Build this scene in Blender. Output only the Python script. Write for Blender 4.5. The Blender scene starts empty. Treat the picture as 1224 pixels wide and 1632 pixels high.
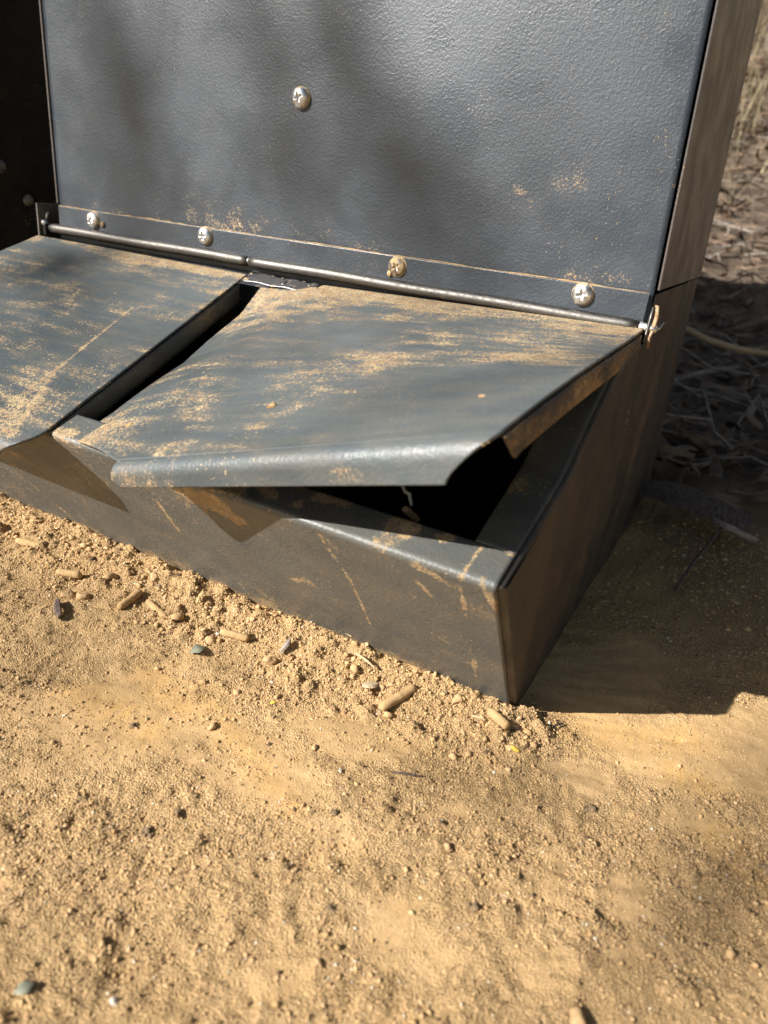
import bpy, bmesh, math, random
import numpy as np
from mathutils import Vector, Matrix
random.seed(7); rng = np.random.default_rng(11)
scene = bpy.context.scene
col = scene.collection

# ------------------------------------------------------------------ camera
CAM = Vector((0.0513, -0.2568, 0.2008))
R = np.array([[0.8711, 0.4806, 0.1006], [0.2777, -0.3134, -0.9081], [-0.4050, 0.8190, -0.4065]])
F = 1121.25
cam_d = bpy.data.cameras.new('camera'); cam = bpy.data.objects.new('camera', cam_d); col.objects.link(cam)
cam_d.sensor_fit = 'HORIZONTAL'; cam_d.sensor_width = 36.0; cam_d.lens = 36.0 * F / 1224.0
cam_d.clip_start = 0.005; cam_d.clip_end = 500.0
cam_d.dof.use_dof = True; cam_d.dof.focus_distance = 0.345; cam_d.dof.aperture_fstop = 15.0
m3 = Matrix((R[0], -R[1], -R[2])).transposed()
q = m3.to_quaternion(); q.normalize()
cam.matrix_world = Matrix.Translation(CAM) @ q.to_matrix().to_4x4()
scene.camera = cam

# ------------------------------------------------------------------ sky, sun, exposure
SUN = Vector((0.4997, 0.6829, -0.5329)).normalized()          # direction the light travels
elev = math.asin(-SUN.z)
world = bpy.data.worlds.new('World'); scene.world = world; world.use_nodes = True
nt = world.node_tree; nt.nodes.clear()
sky = nt.nodes.new('ShaderNodeTexSky'); sky.sky_type = 'NISHITA'; sky.sun_disc = False
sky.sun_elevation = elev; sky.sun_rotation = math.atan2(-SUN.x, -SUN.y)
bg = nt.nodes.new('ShaderNodeBackground'); bg.inputs['Strength'].default_value = 0.05
out = nt.nodes.new('ShaderNodeOutputWorld')
nt.links.new(sky.outputs[0], bg.inputs[0]); nt.links.new(bg.outputs[0], out.inputs[0])
sl = bpy.data.lights.new('sun', 'SUN'); sl.energy = 5.0; sl.angle = math.radians(0.53); sl.color = (1.0, 0.965, 0.92)
so = bpy.data.objects.new('sun', sl); col.objects.link(so)
so.rotation_euler = SUN.to_track_quat('-Z', 'Y').to_euler()
scene.view_settings.view_transform = 'Standard'; scene.view_settings.look = 'None'
scene.view_settings.exposure = 1.0; scene.view_settings.gamma = 1.0
scene.view_settings.use_curve_mapping = False
scene.cycles.use_denoising = True; scene.cycles.use_adaptive_sampling = True; scene.cycles.adaptive_threshold = .02
scene.cycles.max_bounces = 4; scene.cycles.diffuse_bounces = 3; scene.cycles.glossy_bounces = 2; scene.cycles.use_light_tree = False
scene.cycles.sample_clamp_indirect = 4.0

# ------------------------------------------------------------------ helpers
CAMv = np.array(CAM); SUNv = np.array(SUN)
def gp(px, py, z=0.0):
    """world point on the level plane z under a spot of the reference layout"""
    d = R.T @ np.array([px - 612.0, py - 816.0, F])
    return CAMv + d * ((z - CAMv[2]) / d[2])
def pl(px, py, axis, val):
    d = R.T @ np.array([px - 612.0, py - 816.0, F])
    return CAMv + d * ((val - CAMv[axis]) / d[axis])

def _hash(ix, iy, seed):
    n = (ix.astype(np.int64) * 374761393 + iy.astype(np.int64) * 668265263 + seed * 1274126177) & 0xffffffff
    n = ((n ^ (n >> 13)) * 1274126177) & 0xffffffff
    n = (n ^ (n >> 16)) & 0xffffff
    return n / float(0xffffff)
def vnoise(x, y, seed=0):
    ix = np.floor(x); iy = np.floor(y); fx = x - ix; fy = y - iy
    fx = fx * fx * fx * (fx * (fx * 6 - 15) + 10); fy = fy * fy * fy * (fy * (fy * 6 - 15) + 10)
    a = _hash(ix, iy, seed); b = _hash(ix + 1, iy, seed); c = _hash(ix, iy + 1, seed); d = _hash(ix + 1, iy + 1, seed)
    return (a * (1 - fx) + b * fx) * (1 - fy) + (c * (1 - fx) + d * fx) * fy
def fbm(x, y, octv=4, seed=0, gain=.5):
    s = 0; a = 1.0; t = 0
    for o in range(octv):
        ca, sa = math.cos(.6 * o), math.sin(.6 * o)
        s = s + a * vnoise((x * ca - y * sa) * 2 ** o + 17.3 * o, (x * sa + y * ca) * 2 ** o - 9.1 * o, seed + o)
        t += a; a *= gain
    return s / t
def sstep(a, b, x):
    t = np.clip((x - a) / (b - a), 0, 1); return t * t * (3 - 2 * t)
def seg_dist(x, y, p0, p1):
    dx, dy = p1[0] - p0[0], p1[1] - p0[1]
    t = np.clip(((x - p0[0]) * dx + (y - p0[1]) * dy) / (dx * dx + dy * dy), 0, 1)
    return np.hypot(x - p0[0] - t * dx, y - p0[1] - t * dy), t

def mesh_np(name, V, Fc, mat=None, parent=None, smooth=True, attr=None):
    """one mesh object from numpy verts and a list / array of faces"""
    me = bpy.data.meshes.new(name)
    V = np.asarray(V, dtype=np.float32)
    if isinstance(Fc, np.ndarray):
        n, k = Fc.shape
        me.vertices.add(len(V)); me.vertices.foreach_set('co', V.ravel())
        me.loops.add(n * k); me.loops.foreach_set('vertex_index', Fc.astype(np.int32).ravel())
        me.polygons.add(n); me.polygons.foreach_set('loop_start', np.arange(0, n * k, k, dtype=np.int32))
        me.polygons.foreach_set('loop_total', np.full(n, k, dtype=np.int32))
        me.update(calc_edges=True); me.validate()
    else:
        me.from_pydata([tuple(map(float, v)) for v in V], [], Fc); me.update()
    if smooth:
        me.polygons.foreach_set('use_smooth', np.ones(len(me.polygons), dtype=bool))
    if attr:
        for an, vals in attr.items():
            a = me.attributes.new(an, 'FLOAT', 'POINT')
            a.data.foreach_set('value', np.asarray(vals, dtype=np.float32).ravel())
    if mat: me.materials.append(mat)
    return link(name, me, parent)
def link(name, me, parent=None):
    o = bpy.data.objects.new(name, me); col.objects.link(o)
    if parent is not None:
        o.parent = parent
        w = world_of(parent)
        o.matrix_parent_inverse = w.inverted()
    return o
def world_of(o):
    M = o.matrix_basis.copy()
    while o.parent is not None:
        M = o.parent.matrix_basis @ o.matrix_parent_inverse @ M
        o = o.parent
    return M
def grid_faces(nu, nv, off=0, flip=False):
    i = np.arange(nu - 1)[:, None]; j = np.arange(nv - 1)[None, :]
    a = (i * nv + j).ravel() + off; b = a + nv; c = b + 1; d = a + 1
    return np.stack([a, d, c, b] if flip else [a, b, c, d], 1)
def empty(name, loc):
    o = bpy.data.objects.new(name, None); o.location = loc; o.empty_display_size = .02; col.objects.link(o); return o
def tag(o, label=None, cat=None, group=None, kind=None):
    if label: o['label'] = label
    if cat: o['category'] = cat
    if group: o['group'] = group
    if kind: o['kind'] = kind
    return o
def tube(pts, rad, n=10, cap=True):
    """verts, faces of a tube along pts"""
    pts = [np.asarray(p, float) for p in pts]; V = []; Fc = []
    rad = rad if hasattr(rad, '__len__') else [rad] * len(pts)
    up = np.array([.13, .31, .94])
    for i, p in enumerate(pts):
        t = pts[min(i + 1, len(pts) - 1)] - pts[max(i - 1, 0)]; t /= np.linalg.norm(t)
        a = np.cross(t, up); a /= np.linalg.norm(a); b = np.cross(t, a)
        for k in range(n):
            w = 2 * math.pi * k / n
            V.append(p + rad[i] * (math.cos(w) * a + math.sin(w) * b))
    for i in range(len(pts) - 1):
        for k in range(n):
            Fc.append((i * n + k, i * n + (k + 1) % n, (i + 1) * n + (k + 1) % n, (i + 1) * n + k))
    if cap:
        Fc.append(tuple(range(n))[::-1]); Fc.append(tuple((len(pts) - 1) * n + k for k in range(n)))
    return V, Fc
def box_vf(x0, x1, y0, y1, z0, z1):
    V = [(x, y, z) for x in (x0, x1) for y in (y0, y1) for z in (z0, z1)]
    return V, [(0, 1, 3, 2), (4, 6, 7, 5), (0, 4, 5, 1), (2, 3, 7, 6), (0, 2, 6, 4), (1, 5, 7, 3)]
def bevel(o, w, seg=2, ang=30):
    b = o.modifiers.new('bevel', 'BEVEL'); b.width = w; b.segments = seg; b.limit_method = 'ANGLE'; b.angle_limit = math.radians(ang)
def thick(o, t, off=-1):
    s = o.modifiers.new('thickness', 'SOLIDIFY'); s.thickness = t; s.offset = off

# ------------------------------------------------------------------ materials
class NT:
    def __init__(s, name):
        s.m = bpy.data.materials.new(name); s.m.use_nodes = True; s.t = s.m.node_tree; s.t.nodes.clear()
        s.out = s.n('ShaderNodeOutputMaterial'); s.b = s.n('ShaderNodeBsdfPrincipled'); s.l(s.b.outputs[0], s.out.inputs[0])
        s.co = s.n('ShaderNodeTexCoord').outputs['Object']
    def n(s, t, **k):
        x = s.t.nodes.new(t)
        for a, v in k.items(): setattr(x, a, v)
        return x
    def l(s, a, b): s.t.links.new(a, b)
    def put(s, sock, v):
        if isinstance(v, bpy.types.NodeSocket): s.l(v, sock)
        else: sock.default_value = v
    def noise(s, scale, detail=4, rough=.55, vec=None, dist=0.0):
        x = s.n('ShaderNodeTexNoise'); s.l(vec or s.co, x.inputs['Vector'])
        x.inputs['Scale'].default_value = scale; x.inputs['Detail'].default_value = detail
        x.inputs['Roughness'].default_value = rough; x.inputs['Distortion'].default_value = dist
        return x.outputs['Fac']
    def voro(s, scale, feat='F1', vec=None, rnd=1.0):
        x = s.n('ShaderNodeTexVoronoi', feature=feat); s.l(vec or s.co, x.inputs['Vector'])
        x.inputs['Scale'].default_value = scale; x.inputs['Randomness'].default_value = rnd
        return x.outputs['Distance']
    def map(s, scale=(1, 1, 1), rot=(0, 0, 0)):
        x = s.n('ShaderNodeMapping'); s.l(s.co, x.inputs[0]); x.inputs['Scale'].default_value = scale
        x.inputs['Rotation'].default_value = rot; return x.outputs[0]
    def math(s, op, a, b=0.0, c=0.0, clamp=False):
        x = s.n('ShaderNodeMath', operation=op, use_clamp=clamp)
        for i, v in enumerate((a, b, c)): s.put(x.inputs[i], v)
        return x.outputs[0]
    def ramp(s, fac, lo, hi, a=0.0, b=1.0):
        x = s.n('ShaderNodeMapRange', interpolation_type='SMOOTHSTEP'); s.put(x.inputs['Value'], fac)
        for k, v in (('From Min', lo), ('From Max', hi), ('To Min', a), ('To Max', b)): s.put(x.inputs[k], v)
        return x.outputs[0]
    def mix(s, fac, a, b):
        x = s.n('ShaderNodeMix', data_type='RGBA'); s.put(x.inputs[0], fac)
        for i, v in ((6, a), (7, b)):
            if isinstance(v, tuple): v = (*v, 1.0)
            s.put(x.inputs[i], v)
        return x.outputs[2]
    def mixf(s, fac, a, b):
        x = s.n('ShaderNodeMix', data_type='FLOAT'); s.put(x.inputs[0], fac); s.put(x.inputs[2], a); s.put(x.inputs[3], b); return x.outputs[0]
    def attr(s, name): return s.n('ShaderNodeAttribute', attribute_name=name).outputs['Fac']
    def bump(s, h, strength, dist, prev=None):
        x = s.n('ShaderNodeBump'); s.put(x.inputs['Height'], h); x.inputs['Strength'].default_value = strength
        x.inputs['Distance'].default_value = dist
        if prev is not None: s.l(prev, x.inputs['Normal'])
        return x.outputs[0]
    def done(s, color, rough, metal=0.0, normal=None, spec=.5):
        s.put(s.b.inputs['Base Color'], (*color, 1.0) if isinstance(color, tuple) else color)
        s.put(s.b.inputs['Roughness'], rough); s.put(s.b.inputs['Metallic'], metal)
        s.b.inputs['Specular IOR Level'].default_value = spec
        if normal is not None: s.l(normal, s.b.inputs['Normal'])
        return s.m

DUST = (.51, .362, .182); DUST2 = (.41, .255, .112)
def paint(name, base, dust_lo, streak=None, rough=.42, tex=.35, use_attr=False, spec=.5, rot=(0, 0, 0), tint=None, film=.12, texscale=460, speck_gain=1.0, wav=.10):
    s = NT(name)
    big = s.noise(9, 2); mid = s.noise(55, 3, .6); fine = s.noise(700, 2, .7); grit = s.noise(1900, 1, .6)
    st = s.noise(1.0, 4, .62, s.map(streak or (60, 60, 60), rot))
    v = s.math('MULTIPLY', big, .24)
    v = s.math('MULTIPLY_ADD', mid, .21, v); v = s.math('MULTIPLY_ADD', st, .33, v)
    v = s.math('MULTIPLY_ADD', fine, .26, v); v = s.math('MULTIPLY_ADD', grit, .11, v)
    if use_attr: v = s.math('MULTIPLY_ADD', s.attr('dust'), .5, v)
    mask = s.ramp(v, dust_lo, dust_lo + .10)
    gate = s.ramp(s.math('ADD', s.math('MULTIPLY', fine, .55), grit), .66, .90, .16, .95)
    mask = s.math('MULTIPLY', mask, gate)
    # separate specks of dirt
    sp = s.voro(430); sz = s.math('MULTIPLY', s.ramp(mid, .34, .70, .05, .21), s.ramp(big, .30, .62, .45 * speck_gain, speck_gain))
    speck = s.ramp(s.math('SUBTRACT', sz, sp), 0.0, .05)
    mask = s.math('MAXIMUM', mask, s.math('MULTIPLY', speck, .8))
    paintc = s.mix(s.ramp(s.noise(16, 2), .3, .7), tuple(c * .86 for c in base), tuple(c * 1.14 for c in base))
    filmf = s.math('MULTIPLY', s.math('MULTIPLY_ADD', s.ramp(st, .36, .66), .7, s.math('MULTIPLY', s.ramp(mid, .35, .75), .4)), film)
    paintc = s.mix(filmf, paintc, tint or DUST)
    dustc = s.mix(s.ramp(s.noise(120, 2), .35, .65), DUST, DUST2)
    c = s.mix(mask, paintc, dustc)
    r = s.mixf(mask, s.ramp(s.noise(40, 2), .3, .7, rough - .06, rough + .10), .92)
    ham = s.n('ShaderNodeTexVoronoi', feature='SMOOTH_F1')
    warp = s.n('ShaderNodeVectorMath', operation='MULTIPLY_ADD')
    wn = s.n('ShaderNodeTexNoise'); s.l(s.co, wn.inputs['Vector']); wn.inputs['Scale'].default_value = 300; wn.inputs['Detail'].default_value = 2
    s.l(wn.outputs['Color'], warp.inputs[0]); warp.inputs[1].default_value = (.004, .004, .004); s.l(s.co, warp.inputs[2])
    s.l(warp.outputs[0], ham.inputs['Vector']); ham.inputs['Scale'].default_value = texscale; ham.inputs['Smoothness'].default_value = .6
    n1 = s.bump(ham.outputs['Distance'], tex, .0012)
    n1 = s.bump(s.noise(14, 2), wav, .004, n1)
    n2 = s.bump(fine, .18, .0007, n1)
    return s.done(c, r, 0.0, n2, spec)

GREY = (.088, .095, .103)
M = {}
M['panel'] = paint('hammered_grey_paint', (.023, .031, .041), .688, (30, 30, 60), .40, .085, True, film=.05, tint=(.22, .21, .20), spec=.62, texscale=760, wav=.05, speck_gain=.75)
M['lid'] = paint('dusty_grey_lid_paint', (.064, .077, .081), .600, (27, 135, 60), .45, .12, True, rot=(0, 0, -.42), film=.09, speck_gain=1.3, texscale=600)
M['tray'] = paint('dusty_grey_tray_paint', (.082, .088, .084), .632, (45, 45, 60), .44, .14, True, film=.07, speck_gain=1.5, texscale=600)
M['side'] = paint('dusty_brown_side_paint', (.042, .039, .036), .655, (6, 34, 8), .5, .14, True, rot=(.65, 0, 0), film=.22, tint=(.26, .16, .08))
M['upper_side'] = paint('worn_side_paint', (.068, .062, .059), .76, (16, 40, 5), .36, .06, rot=(.12, 0, 0), film=.13, tint=(.22, .15, .10))
M['flange'] = paint('dark_flange_paint', (.075, .075, .074), .64, (60, 12, 60), .5, .1, film=.1)
M['rusty_flange'] = paint('earth_stained_flange_paint', (.06, .05, .045), .50, (90, 20, 90), .6, .3, film=.6, tint=(.2, .11, .05))
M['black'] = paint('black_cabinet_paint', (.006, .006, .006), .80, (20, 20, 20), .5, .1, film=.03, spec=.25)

def metal(name, base, rough, dirt=.0):
    s = NT(name); d = s.ramp(s.math('ADD', s.noise(260, 4), s.math('MULTIPLY', s.noise(1400, 2), .4)), .72 - dirt, .86 - dirt)
    c = s.mix(d, base, DUST); me = s.mixf(d, 1.0, 0.0)
    r = s.mixf(d, s.ramp(s.noise(300, 3), .3, .7, rough - .07, rough + .1), .9)
    return s.done(c, r, me, s.bump(s.noise(900, 3), .15, .0006))
M['zinc'] = metal('zinc_screw_metal', (.62, .61, .59), .38, .0)
M['dull'] = metal('dull_screw_metal', (.32, .27, .22), .45, .10)
M['tube'] = metal('hinge_tube_metal', (.13, .122, .11), .50, -.16)
M['leaf'] = metal('hinge_leaf_metal', (.16, .16, .165), .38, -.05)
M['rust'] = metal('rusty_pin_metal', (.42, .27, .14), .55, .12)
M['dim_bolt'] = metal('dim_bolt_metal', (.20, .20, .19), .5, .0)
def plain(name, a, b, scale=120, rough=.85, bumps=.4, bd=.001, streak=None):
    s = NT(name); v = s.map(streak) if streak else None
    f = s.noise(1.0 if streak else scale, 5, .6, v)
    return s.done(s.mix(s.ramp(f, .32, .68), a, b), rough, 0, s.bump(f, bumps, bd), .3)
M['pin_rust'] = plain('rusty_split_pin', (.42, .30, .18), (.24, .14, .07), 500, .8, .6, .0005)
M['cross'] = plain('screw_recess_dirt', (.05, .04, .03), (.10, .07, .05))
M['seam_dust'] = plain('seam_dust', (.40, .26, .12), (.25, .17, .09), 300)
M['pellet'] = plain('dusty_pellet', (.48, .315, .15), (.37, .235, .108), 420, .9, .6, .0006)
M['clod'] = plain('dirt_clod', (.49, .322, .162), (.39, .246, .12), 500, .95, .8, .0006)
M['lid_crumb'] = plain('lid_soil_crumb', (.56, .40, .20), (.24, .12, .05), 260, .95, .8, .0006)
M['dark_clod'] = plain('dark_earth_crumb', (.12, .085, .05), (.30, .20, .11), 500, .95, .8, .0006)
M['bark'] = plain('dark_bark', (.06, .043, .036), (.15, .11, .09), 300, .9, .9, .001, (700, 150, 300))
M['chip'] = plain('pale_wood_chip', (.62, .50, .33), (.50, .37, .22), 300, .85, .5, .0005)
M['leafgreen'] = plain('grey_green_leaf', (.20, .205, .145), (.13, .135, .095), 200, .55, .2, .0004)
M['yellow'] = plain('yellow_grain', (.65, .48, .08), (.55, .36, .05), 300, .7, .3, .0004)
M['white'] = plain('white_stone', (.60, .54, .44), (.48, .42, .33), 300, .8, .4, .0004)
M['straw'] = plain('dry_straw', (.60, .45, .26), (.44, .31, .17), 260, .7, .3, .0005)
M['greywood'] = plain('weathered_stick', (.36, .31, .26), (.22, .18, .15), 150, .85, .8, .002)
M['litter'] = plain('bark_and_leaf_litter', (.27, .185, .12), (.075, .05, .034), 30, .85, .4, .002)
M['grass'] = plain('dry_grass', (.36, .29, .17), (.18, .155, .09), 12, .8, .1, .001)
M['trunk'] = plain('gum_trunk', (.30, .25, .20), (.16, .12, .09), 9, .9, .8, .02)
M['foliage'] = plain('gum_leaf', (.06, .085, .04), (.10, .12, .055), 4, .55, .1, .002)

# ground material
s = NT('sandy_ground')
sm = s.attr('smooth'); gold = s.attr('gold')
n1 = s.noise(34, 3, .6); n2 = s.noise(420, 3, .65); n3 = s.noise(1500, 2, .7)
basec = s.mix(s.ramp(n1, .3, .7), (.430, .278, .127), (.500, .327, .154))
basec = s.mix(s.ramp(n2, .30, .72, 0.0, .55), basec, (.58, .388, .196))
basec = s.mix(s.ramp(n3, .56, .74, 0.0, .55), basec, (.28, .185, .085))
smc = s.mix(s.ramp(s.noise(1.0, 5, .6, s.map((210, 70, 60), (0, 0, .85))), .35, .68), (.460, .296, .136), (.540, .350, .170))
c1 = s.mix(s.math('MULTIPLY', sm, .85), basec, smc)
goldf = s.math('MULTIPLY', gold, s.ramp(s.noise(1.0, 4, .6, s.map((330, 55, 60), (0, 0, .80))), .33, .66, .35, 1.0))
c1 = s.mix(s.math('MULTIPLY', goldf, .6), c1, (.60, .355, .115))
tone = s.noise(1.0, 4, .6, s.map((26, 75, 20), (0, 0, -.62)))
c1 = s.mix(s.ramp(tone, .42, .66, 0.0, .30), c1, (.345, .222, .098))
c1 = s.mix(s.ramp(tone, .46, .30, 0.0, .35), c1, (.60, .410, .215))
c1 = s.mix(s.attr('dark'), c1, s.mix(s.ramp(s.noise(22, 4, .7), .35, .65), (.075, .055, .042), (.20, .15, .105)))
hgt = s.math('ADD', s.math('MULTIPLY', n2, .8), s.math('MULTIPLY', n3, .5))
hs = s.math('MULTIPLY', hgt, s.mixf(sm, .9, .15))
vg = s.math('MULTIPLY', s.voro(1700), s.mixf(sm, -.65, -.07))
hs = s.math('ADD', hs, s.math('MULTIPLY', vg, .9))
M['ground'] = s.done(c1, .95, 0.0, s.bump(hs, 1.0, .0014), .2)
# loose grains
s = NT('sand_grains')
rn = s.attr('rnd')
gc = s.mix(s.ramp(rn, .1, .9), (.40, .253, .115), (.56, .373, .19))
gc = s.mix(s.ramp(rn, .955, .965), gc, (.13, .085, .05))
gc = s.mix(s.ramp(rn, .988, .992), gc, (.68, .60, .46))
M['grains'] = s.done(gc, .95, 0.0, s.bump(s.noise(1600, 2), .5, .0005), .2)

# ------------------------------------------------------------------ ground
def bank(x, y):
    t = np.clip(y - 1.0 + .12 * np.sin(x * 2.1), 0, None)
    h = .47 * t * t / (t + .5)
    return np.where(h > 3, 3 + .04 * (t - 7), h)
SMOOTH = [((170, 1120), .045, .04, 1.0), ((300, 1150), .05, .022, 1.0), ((430, 1240), .03, .02, .9), ((560, 1175), .028, .014, 1.0), ((620, 1190), .02, .012, .9),
          ((1050, 1175), .05, .030, 1.0), ((1180, 1200), .04, .035, 1.0), ((960, 1080), .05, .05, .9), ((1000, 1420), .012, .03, .7), ((230, 1420), .018, .010, .7),
          ((640, 1480), .016, .020, .75), ((740, 1290), .012, .010, .6), ((440, 1560), .012, .012, .6), ((850, 1540), .012, .016, .55), ((60, 1180), .02, .02, .6), ((520, 1330), .018, .012, .55), ((930, 1240), .022, .014, .7), ((880, 1400), .012, .022, .6), ((700, 1560), .018, .014, .5), ((1120, 1290), .014, .02, .75)]
SM = [(gp(*p), a, b, w) for p, a, b, w in SMOOTH]
GOLDL = [((230, 1060), (300, 1130), .008), ((320, 1090), (440, 1250), .006), ((350, 1130), (470, 1290), .004), ((120, 1090), (230, 1150), .010), 
         ((900, 1160), (1100, 1180), .012), ((1080, 1230), (1150, 1260), .008), ((1150, 1330), (1215, 1400), .010)]
GL = [(gp(*a), gp(*b), w) for a, b, w in GOLDL]
def gmasks(x, y):
    sm = np.zeros_like(x)
    for p, a, b, w in SM:
        sm = np.maximum(sm, w * np.exp(-(((x - p[0]) / a) ** 2 + ((y - p[1]) / b) ** 2) * 1.2))
    u_ = x * .75 + y * .66; v_ = -x * .66 + y * .75; wob = fbm(u_ * 34, v_ * 80, 4, 3)
    sm = .95 * sstep(.18, .78, sm + (wob - .5) * 1.2)
    # loose earth pushed up along the front of the tray
    fr = np.clip(1 - np.abs(y + .018) / (.034 + .012 * (vnoise(x * 30, y * 0, 5) - .5)), 0, 1) 
    fr = sstep(0, .7, fr + (wob - .5) * .7) * sstep(.028, -.012, x + (wob - .5) * .03)
    sm = sm * (1 - fr)
    gold = np.zeros_like(x)
    for a, b, w in GL:
        d, t = seg_dist(x, y, a, b); gold = np.maximum(gold, np.exp(-(d / w) ** 2))
    gold = gold * sstep(.3, .6, wob + .2 * gold)
    return sm, fr, gold
def gheight(x, y, full=True):
    sm, fr, gold = gmasks(x, y)
    near = np.exp(-((np.hypot(x + .05, y) / .9) ** 4))
    u2 = x * .80 + y * .60; v2 = -x * .60 + y * .80
    h = (fbm(x * 9, y * 9, 3, 21) - .5) * .008
    med = fbm(x * 48, y * 48, 4, 31) - .5
    lump = np.clip(fbm(x * 130, y * 130, 3, 41) - .48, 0, 1)
    h = h + med * (.0022 + .0026 * fr) * (1 - .65 * sm) + lump * (.0040 + .0075 * fr) * (1 - .90 * sm)
    fine = fbm(x * 420, y * 420, 3, 51) - .5
    sw = fbm(u2 * 16 + .6 * np.sin(v2 * 30), v2 * 75 + 1.2 * np.sin(u2 * 22), 4, 33) - .5
    h = h + sw * .0040 * (1 - fr)
    h = h + fine * (.0018 + .0012 * fr) * (1 - .82 * sm)
    # shallow scrapes and toe marks
    for a, b, w, dep in SCR:
        d, t = seg_dist(x, y, a, b); d = d + (vnoise(x * 90, y * 90, 77) - .5) * .006
        h = h - .55 * dep * np.exp(-(d / w) ** 2) * (1 - .6 * np.abs(2 * t - 1)) 
    h = h * near + (.0055 * fr) * np.exp(-((y + .010) / .020) ** 2) - .001
    far = 1 - near
    h = h + far * ((fbm(x * 2.2, y * 2.2, 5, 61) - .5) * .10 * np.clip((np.hypot(x, y) - .6) / 1.0, 0, 1)) + (vnoise(x * 6, y * 6, 63) - .3) * .14 * np.exp(-((y - 1.25) / .35) ** 2)
    # firm level footing under the tray
    inside = sstep(.004, .02, y) * sstep(.0, -.012, x) * (y < .36) * (x > -.46)
    h = h * (1 - inside) - .006 * inside
    h = h + bank(x, y)
    return h, sm, fr, gold, far
SCRP = [((215, 1330), (230, 1260), .004, .0016), ((190, 1560), (200, 1480), .005, .0045), ((270, 1530), (262, 1500), .003, .002), ((340, 1490), (337, 1440), .003, .003), ((500, 1380), (440, 1400), .005, .0022),
        ((540, 1300), (545, 1460), .003, .0014), ((985, 1480), (905, 1400), .003, .0020), ((690, 1310), (745, 1420), .005, .0015), ((350, 1200), (340, 1160), .004, .0015), ((1000, 1470), (1010, 1510), .003, .002),
        ((420, 1395), (560, 1360), .004, .0016), ((850, 1600), (820, 1520), .003, .0015)]
SCR = [(gp(*a), gp(*b), w, d) for a, b, w, d in SCRP]
def axis(a, b, step, lo, hi, grow=1.16):
    mid = list(np.arange(a, b + 1e-9, step)); l = []; s0 = step; x = a
    while x > lo: s0 *= grow; x -= s0; l.append(x)
    r = []; s0 = step; x = b
    while x < hi: s0 *= grow; x += s0; r.append(x)
    return np.array(l[::-1] + mid + r)
gx = axis(-.40, .20, .00115, -60, 60); gy = axis(-.23, .09, .00115, -60, 90, 1.09)
GX, GY = np.meshgrid(gx, gy, indexing='ij')
H, SMm, FRm, GOm, FARm = gheight(GX, GY)
V = np.stack([GX.ravel(), GY.ravel(), H.ravel()], 1)
ground = mesh_np('ground', V, grid_faces(len(gx), len(gy)), M['ground'], attr={'smooth': SMm, 'gold': GOm, 'dark': np.maximum(.55 * sstep(.09, .24, GY), sstep(.24, .46, GY + .25 * (fbm(GX * 14, GY * 14, 3, 88) - .5))) * sstep(-.02, .03, GX + .3 * (GY - .3)) + (GY > .5) * 1.0})  # dark: litter soil farther back, feeder shade painted into the nearer soil
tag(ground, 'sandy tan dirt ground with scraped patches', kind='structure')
def gz(x, y):
    """ground height read off the sheet"""
    i = np.clip(np.searchsorted(gx, x) - 1, 0, len(gx) - 2); j = np.clip(np.searchsorted(gy, y) - 1, 0, len(gy) - 2)
    u = (x - gx[i]) / (gx[i + 1] - gx[i]); v = (y - gy[j]) / (gy[j + 1] - gy[j])
    return (H[i, j] * (1 - u) + H[i + 1, j] * u) * (1 - v) + (H[i, j + 1] * (1 - u) + H[i + 1, j + 1] * u) * v

# loose grains of soil: far too many to count
def ico(sub=0):
    bm = bmesh.new(); bmesh.ops.create_icosphere(bm, subdivisions=sub + 1, radius=1.0)
    v = np.array([p.co for p in bm.verts]); f = np.array([[q.index for q in p.verts] for p in bm.faces]); bm.free(); return v, f
OCT = (np.array([(1, 0, 0), (-1, 0, 0), (0, 1, 0), (0, -1, 0), (0, 0, 1), (0, 0, -1)], float),
       np.array([(0, 2, 4), (2, 1, 4), (1, 3, 4), (3, 0, 4), (2, 0, 5), (1, 2, 5), (3, 1, 5), (0, 3, 5)]))
def scatter_pos(n, weight):
    X = []; Y = []; c = 0
    while c < n:
        x = rng.uniform(-.40, .23, n * 3); y = rng.uniform(-.235, .30, n * 3)
        sm, fr, _ = gmasks(x, y)
        w = weight(x, y, sm, fr)
        w = np.where((y > .002) & (x < .002), 0, w)
        k = rng.random(len(x)) < w
        X.append(x[k]); Y.append(y[k]); c += k.sum()
    return np.concatenate(X)[:n], np.concatenate(Y)[:n]
def grain_block(n, lo, hi, base, weight, sink=.35, jit=.25):
    x, y = scatter_pos(n, weight)
    r = lo * (hi / lo) ** (rng.random(n) ** 1.6)
    bv, bf = base; k = len(bv)
    v = bv[None] * (1 + rng.uniform(-jit, jit, (n, k, 1)))
    sc = np.stack([rng.uniform(.8, 1.35, n), rng.uniform(.7, 1.0, n), rng.uniform(.55, .9, n)], 1)
    v = v * sc[:, None] * r[:, None, None]
    a = rng.uniform(0, 6.28, n); t = rng.normal(0, .4, n)
    ca, sa, ct, st = np.cos(a), np.sin(a), np.cos(t), np.sin(t)
    X = v[..., 0]; Y = v[..., 1] * ct[:, None] - v[..., 2] * st[:, None]; Z = v[..., 1] * st[:, None] + v[..., 2] * ct[:, None]
    X, Y = X * ca[:, None] - Y * sa[:, None], X * sa[:, None] + Y * ca[:, None]
    z = gz(x, y) + r * (.65 - sink)
    W = np.stack([X + x[:, None], Y + y[:, None], Z + z[:, None]], -1).reshape(-1, 3)
    Fi = (bf[None] + (np.arange(n) * k)[:, None, None]).reshape(-1, 3)
    return W, Fi, np.repeat(rng.random(n), k)
ICO = ico(0); ICO2 = ico(1)
patch = lambda x, y: sstep(.42, .62, fbm(x * 26, y * 26, 3, 91))
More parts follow.
